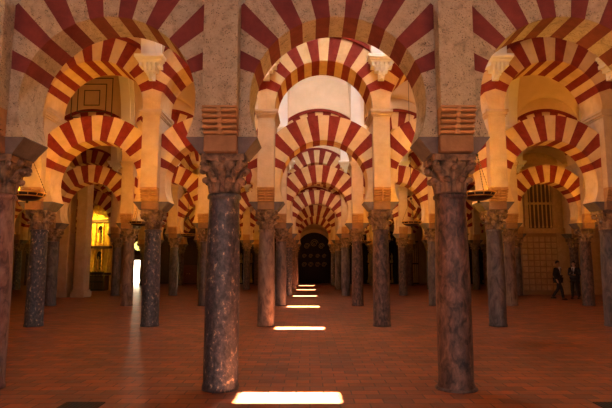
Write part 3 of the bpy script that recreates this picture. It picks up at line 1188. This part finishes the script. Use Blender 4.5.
def chapel_wall():
    _b = MB()
    _b.box(10.4, 21.9, CWY + 0.36, CWY + 0.6, 0, 8.2)
    struct('wall_chapel', _b, M['carved'], 'plain ochre wall closing the chapel behind the fourth row', 'wall')
    t = thing('carved_stone_dado', 'carved stone dado of small square panels behind the two men', 'dado', (12.35, CWY + 0.35, 0))
    b = MB(); b.box(-0.95, 1.0, -0.12, 0, 0, 3.28)
    link('slab', b.mesh('slab', M['wall']), t)  # darker slab colour puts shade into the joints between the panels
    nx, nz = 6, 9
    pm = MB(); pm.box(-0.115, 0.115, -0.155, -0.121, -0.115, 0.115, 0, 0.012)
    pm.lathe([(0.06, 0), (0.02, 0.02)], 8)
    pq = MB(); pq.box(-0.125, 0.125, -0.20, -0.121, -0.13, 0.13, 0, 0.02)
    pq.box(-0.06, 0.06, -0.25, -0.20, -0.06, 0.06, 0, 0.02)
    me = pq.mesh('carved_panel', M['carved'])
    for i in range(nx):
        for j in range(nz):
            link('carved_panel', me, t, (-0.78 + i * 0.32, 0, 0.36 + j * 0.325))
    b = MB(); b.box(-1.05, 1.1, -0.26, 0, 3.285, 3.38); b.box(-1.1, 1.15, -0.32, 0, 3.38, 3.53)
    link('ledge', b.mesh('ledge', M['carved']), t)
    b = MB(); b.box(-0.98, 1.03, -0.2, 0, 0.0, 0.16)
    w = thing('grille_window', 'tall stone window with vertical bars above the carved dado', 'window', (12.55, CWY + 0.35, 3.56))
    b = MB(); b.box(-0.66, 0.66, -0.03, 0, 0, 2.85)
    link('dark_opening', b.mesh('dark_opening', M['darkwall']), w)
    for i in range(6):
        c = MB(); x = -0.55 + i * 0.22
        c.lathe([(0.05, 0.02), (0.05, 0.10), (0.034, 0.14), (0.034, 1.25), (0.055, 1.30), (0.055, 1.42), (0.034, 1.47), (0.034, 2.7), (0.05, 2.75), (0.05, 2.83)], 12, x, -0.10)
        link('bar', c.mesh('bar', M['carved']), w)
    for z in (1.3, ):
        c = MB(); c.box(-0.66, 0.66, -0.14, -0.031, z, z + 0.10)
        link('cross_rail', c.mesh('cross_rail', M['carved']), w)
    for sx in (-0.78, 0.78):
        c = MB(); c.box(sx - 0.11, sx + 0.11, -0.18, 0, 0, 2.85, 0, 0.02)
        link('jamb', c.mesh('jamb', M['carved']), w)
    # second carved bay further along
    t = thing('carved_stone_wall_relief', 'tall carved stone panel beside the square plastered pier', 'panel', (16.9, CWY + 0.35, 0))
    b = MB(); b.box(-1.1, 1.1, -0.12, 0, 0, 4.2)
    link('slab', b.mesh('slab', M['wall']), t)
    for i in range(3):
        for j in range(5):
            link('carved_panel', me, t, (-0.65 + i * 0.65, 0, 0.5 + j * 0.75))

chapel_wall()

# ------------------------------------------------------------------ dark painted fret in the vault on the altar side
def fret(k, b):
    y = row_y(k) - 0.608
    t = thing('painted_fret', 'dark line fret of nested squares on the pale vault wall', 'ornament', (BX + S * b, y, 8.15))
    for i, h in enumerate((0.80, 0.56, 0.30)):
        m = MB()
        w = 0.016
        vtop = h
        m.box(-h, h, -0.012, 0.006, -h - w, -h + w); m.box(-h, h, -0.012, 0.006, vtop - w, vtop + w)
        m.box(-h - w, -h + w, -0.012, 0.006, -h - w, vtop + w); m.box(h - w, h + w, -0.012, 0.006, -h - w, vtop + w)
        link('fret_line', m.mesh('fret_line', M['ink']), t)


fret(3, -3)

# ------------------------------------------------------------------ the two men
def skin_mesh(name, verts, edges, radii, mat, parent, root=0, sub=2):
    me = bpy.data.meshes.new(name)
    me.from_pydata(verts, edges, [])
    o = link(name, me, parent)
    o.modifiers.new('skin', 'SKIN')
    md = o.modifiers[0]
    md.use_smooth_shade = True
    if not me.skin_vertices:
        me.skin_vertices.new()
    sv = me.skin_vertices[0].data
    for i, r in enumerate(radii):
        sv[i].radius = r if isinstance(r, tuple) else (r, r)
        sv[i].use_root = (i == root)
    s = o.modifiers.new('sub', 'SUBSURF')
    s.levels = sub
    s.render_levels = sub
    me.materials.append(mat)
    return o


def man(loc, rz, label, J, suit, tie):
    """J: joint positions of the pose (x right of the figure, y forward is -y)"""
    t = thing('person', label, 'person', loc, 'men in dark suits')
    t.rotation_euler.z = rz
    body_v, body_e, body_r = [], [], []

    def chain(pts, rad, start=None):
        prev = start
        for p, r in zip(pts, rad):
            body_v.append(p); body_r.append(r)
            i = len(body_v) - 1
            if prev is not None:
                body_e.append((prev, i))
            prev = i
        return prev
    pel = chain([J['pelvis']], [0.115])
    chest = chain([J['waist'], J['chest'], J['upper']], [(0.115, 0.095), (0.14, 0.10), (0.11, 0.085)], pel)
    hb = J['head']
    neck = chain([J['neck'], (hb[0], hb[1] + 0.02, hb[2] - 0.13)], [0.055, 0.055], chest)
    head = chain([(hb[0], hb[1] - 0.012, hb[2] - 0.075), (hb[0], hb[1], hb[2]), (hb[0], hb[1] + 0.008, hb[2] + 0.07)], [(0.058, 0.064), (0.074, 0.092), (0.062, 0.078)], neck)
    for s in ('l', 'r'):
        w = J['wrist_' + s]; e = J['elbow_' + s]; sh = J['shoulder_' + s]
        last = chain([sh, e, w], [0.058, 0.043, 0.030], chest)
        d = [w[i] - e[i] for i in range(3)]
        L = sqrt(sum(q * q for q in d)); d = [q / L for q in d]
        palm = tuple(w[i] + d[i] * 0.075 for i in range(3))
        pv = chain([palm], [(0.036, 0.018)], last)
        sx = 1 if s == 'r' else -1
        for q, ln in ((-0.027, 0.065), (-0.009, 0.078), (0.009, 0.073), (0.027, 0.055)):
            k0 = (palm[0] + d[0] * 0.03, palm[1] + q, palm[2] + d[2] * 0.03)
            k1 = (k0[0] + d[0] * ln * .5 - sx * 0.006, k0[1] + d[1] * ln * .5, k0[2] + d[2] * ln * .5)
            k2 = (k0[0] + d[0] * ln * .9 - sx * 0.022, k0[1] + d[1] * ln, k0[2] + d[2] * ln * .95)
            chain([k0, k1, k2], [0.0095, 0.009, 0.0075], pv)
        th = (palm[0] - sx * 0.008 - d[0] * .03, palm[1] - 0.036, palm[2] - d[2] * .03)
        chain([th, (th[0] + d[0] * .035, th[1] - 0.015, th[2] + d[2] * .035)], [0.011, 0.009], pv)
        chain([J['hip_' + s], J['knee_' + s], J['ankle_' + s]], [0.088, 0.056, 0.038], pel)
        a = J['ankle_' + s]
        chain([(a[0], a[1] - 0.06, a[2] - 0.045), (a[0], a[1] - 0.16, a[2] - 0.055)], [0.034, 0.026], len(body_v) - 1)
    skin_mesh('body', body_v, body_e, body_r, M['skin'], t)
    # face
    for sx in (-1, 1):
        m = MB(); m.ball((hb[0] + sx * 0.032, hb[1] - 0.083, hb[2] + 0.005), 0.011, 8, 6)
        link('eye', m.mesh('eye', M['hair']), t)
        m = MB(); m.ball((hb[0] + sx * 0.083, hb[1] + 0.015, hb[2] - 0.01), 0.028, 8, 6, 0, (0.4, 0.7, 1.1))
        link('ear', m.mesh('ear', M['skin']), t)
    m = MB(); m.ball((hb[0], hb[1] - 0.098, hb[2] - 0.022), 0.018, 8, 6, 0, (0.7, 1, 1.5))
    link('nose', m.mesh('nose', M['skin']), t)
    m = MB(); m.ball((hb[0], hb[1] - 0.080, hb[2] - 0.062), 0.022, 8, 6, 0, (1.1, 0.5, 0.3))
    link('mouth', m.mesh('mouth', M['tie']), t)
    # hair cap: the upper back of a slightly larger head
    vs, fs = [], []
    n, rg = 20, 8
    for k in range(rg + 1):
        a = pi / 2 - (pi * 0.60) * k / rg
        for i in range(n):
            g = 2 * pi * i / n
            zz = 0.112 * sin(a)
            fy = sin(g)
            lim = -0.02 + 0.055 * max(0, -fy)
            zz = max(zz, lim if fy < 0 else -0.075)
            vs.append((hb[0] + 0.084 * cos(a) * cos(g), hb[1] + 0.008 + 0.104 * cos(a) * sin(g), hb[2] + 0.028 + zz))
    for k in range(rg):
        for i in range(n):
            j = (i + 1) % n
            fs.append((k * n + i, (k + 1) * n + i, (k + 1) * n + j, k * n + j))
    m = MB(); m.add(vs, fs, 0, True)
    link('hair', m.mesh('hair', M['hair']), t)
    # jacket
    v, e, r = [J['pelvis'], J['waist'], J['chest'], J['upper']], [(0, 1), (1, 2), (2, 3)], [(0.19, 0.145), (0.165, 0.125), (0.185, 0.135), (0.135, 0.105)]
    hem = (J['pelvis'][0], J['pelvis'][1], J['pelvis'][2] - 0.16)
    v.append(hem); e.append((0, 4)); r.append((0.20, 0.15))
    for s in ('l', 'r'):
        b = len(v)
        w_, e_ = J['wrist_' + s], J['elbow_' + s]
        v += [J['shoulder_' + s], e_, tuple(e_[i] + 0.93 * (w_[i] - e_[i]) for i in range(3))]
        r += [0.078, 0.062, 0.050]
        e += [(3, b), (b, b + 1), (b + 1, b + 2)]
    skin_mesh('jacket', v, e, r, suit, t, 0)
    # trousers
    v, e, r = [J['pelvis']], [], [(0.165, 0.125)]
    for s in ('l', 'r'):
        b = len(v)
        a = J['ankle_' + s]
        v += [J['hip_' + s], J['knee_' + s], (a[0], a[1] - 0.005, a[2] - 0.02)]
        r += [0.105, 0.078, 0.062]
        e += [(0, b), (b, b + 1), (b + 1, b + 2)]
    skin_mesh('trousers', v, e, r, suit, t, 0)
    c = J['chest']; u = J['upper']
    m = MB(); m.prism([(-0.075 + u[0], u[2] + 0.10), (0.0 + c[0], c[2] - 0.13), (0.075 + u[0], u[2] + 0.10)], min(c[1], u[1]) - 0.142, c[1] - 0.08)
    sh = link('shirt_front', m.mesh('shirt_front', M['shirt']), t)
    m = MB(); m.prism([(-0.02 + u[0], u[2] + 0.06), (-0.03 + c[0], c[2] - 0.02), (c[0], c[2] - 0.08), (0.03 + c[0], c[2] - 0.02), (0.02 + u[0], u[2] + 0.06)], min(c[1], u[1]) - 0.150, c[1] - 0.143)
    link('tie', m.mesh('tie', M['tie']), t)
    for s in ('l', 'r'):
        a = J['ankle_' + s]
        f = MB()
        f.ball((a[0], a[1] - 0.055, a[2] - 0.045), 0.05, 12, 8, 0, (0.95, 2.7, 0.85))
        f.box(a[0] - 0.045, a[0] + 0.045, a[1] - 0.17, a[1] + 0.07, a[2] - 0.088, a[2] - 0.065)
        link('shoe', f.mesh('shoe', M['shoe']), t)
    return t


WALK = dict(pelvis=(0, 0, 0.93), waist=(0, 0, 1.07), chest=(0, 0.0, 1.24), upper=(0, 0.0, 1.38), neck=(0, 0.0, 1.49), head=(0, -0.015, 1.64),
            shoulder_l=(-0.19, 0.0, 1.40), elbow_l=(-0.25, 0.05, 1.13), wrist_l=(-0.24, -0.06, 0.90),
            shoulder_r=(0.19, 0.0, 1.40), elbow_r=(0.25, 0.08, 1.13), wrist_r=(0.25, 0.03, 0.89),
            hip_l=(-0.09, 0, 0.90), knee_l=(-0.10, -0.19, 0.50), ankle_l=(-0.10, -0.26, 0.088),
            hip_r=(0.09, 0, 0.90), knee_r=(0.10, 0.07, 0.49), ankle_r=(0.10, 0.36, 0.125))
man((11.40, 23.6, 0), radians(36), 'dark haired man in black suit and white shirt striding past the carved dado', WALK, M['suit'], True)
TALK = dict(WALK)
TALK.update(head=(0.0, -0.04, 1.63), elbow_l=(-0.25, 0.02, 1.12), wrist_l=(-0.12, -0.22, 1.18), elbow_r=(0.25, 0.03, 1.12), wrist_r=(0.10, -0.24, 1.12),
            knee_l=(-0.11, -0.06, 0.50), ankle_l=(-0.13, 0.02, 0.088), knee_r=(0.11, -0.03, 0.50), ankle_r=(0.13, 0.10, 0.088))
man((12.42, 24.1, 0), radians(-48), 'man in charcoal suit with forearms raised, walking behind the black suited man', TALK, M['suit_navy'], True)

# ------------------------------------------------------------------ light
W = bpy.data.worlds.new('sky')
SC.world = W
W.use_nodes = True
bg = W.node_tree.nodes['Background']
bg.inputs[0].default_value = (0.82, 0.90, 1.0, 1)
bg.inputs[1].default_value = 1.05

sun = bpy.data.lights.new('sun', 'SUN')
sun.energy = 420.0
sun.angle = radians(0.53)
sun.color = (1.0, 0.84, 0.62)
so = bpy.data.objects.new('sun', sun)
COL.objects.link(so)
from mathutils import Vector
d = Vector((-0.615, 2.90, -10.4))
so.rotation_euler = d.to_track_quat('-Z', 'Y').to_euler()
so.location = (0, 0, 20)


def area(name, loc, direction, sx, sy, watts, col, spread=180):
    L = bpy.data.lights.new(name, 'AREA')
    L.shape = 'RECTANGLE'
    L.size, L.size_y = sx, sy
    L.spread = radians(spread)
    L.energy = watts
    L.color = col
    o = bpy.data.objects.new(name, L)
    COL.objects.link(o)
    o.location = loc
    o.rotation_euler = Vector(direction).to_track_quat('-Z', 'Y').to_euler()
    return o


# daylight entering by the skylights; fill lights added in the rear openings
for k in range(0, 6):
    area('skylight_daylight', (BX, row_y(k) + P / 2, zb(0) - 0.03), (0, 0, -1), 2 * SKX - .06, 2 * SKY - .06, (30, 270, 240, 230, 30, 12)[k], (1.0, 0.92, 0.86), 150)
for cx, hw in OPEN:
    area('rear_fill_light', (cx, RY + 0.02, 2.8), (0, 1, 0), 2 * hw, 5.5, 52, (1.0, 0.95, 0.90))


def point(name, loc, watts, col, r=0.2):
    L = bpy.data.lights.new(name, 'POINT')
    L.energy = watts
    L.color = col
    L.shadow_soft_size = r
    o = bpy.data.objects.new(name, L)
    COL.objects.link(o)
    o.location = loc




def spot(name, loc, target, watts, col, deg):
    L = bpy.data.lights.new(name, 'SPOT')
    L.energy = watts
    L.color = col
    L.spot_size = radians(deg)
    L.spot_blend = 0.5
    L.shadow_soft_size = 0.1
    o = bpy.data.objects.new(name, L)
    COL.objects.link(o)
    o.location = loc
    o.rotation_euler = (Vector(target) - Vector(loc)).to_track_quat('-Z', 'Y').to_euler()


# spotlights trained on the two gilded altars
spot('altar_spotlight', (-13.3, 30.9, 4.4), (-13.3, 32.2, 3.2), 600, (1.0, 0.62, 0.06), 140)
spot('altar_spotlight', (-18.8, 35.2, 4.6), (-18.8, 36.6, 3.0), 900, (1.0, 0.58, 0.05), 135)

# ------------------------------------------------------------------ camera
cam = bpy.data.cameras.new('camera')
cam.sensor_width = 36
cam.lens = 36 * 508.3 / 612
cam.shift_x = -3.9 / 612
cam.clip_end = 200
co = bpy.data.objects.new('camera', cam)
COL.objects.link(co)
co.location = (0, 0, 1.556)
co.rotation_euler = (pi / 2 + 0.1201, 0, 0)
SC.camera = co

SC.view_settings.view_transform = 'Standard'
SC.view_settings.look = 'None'
SC.view_settings.exposure = -0.25
SC.view_settings.gamma = 1.0
SC.view_settings.use_curve_mapping = False
try:
    SC.cycles.use_denoising = True
    SC.cycles.max_bounces = 8
    SC.cycles.diffuse_bounces = 5
    SC.cycles.sample_clamp_indirect = 6.0
except Exception:
    pass
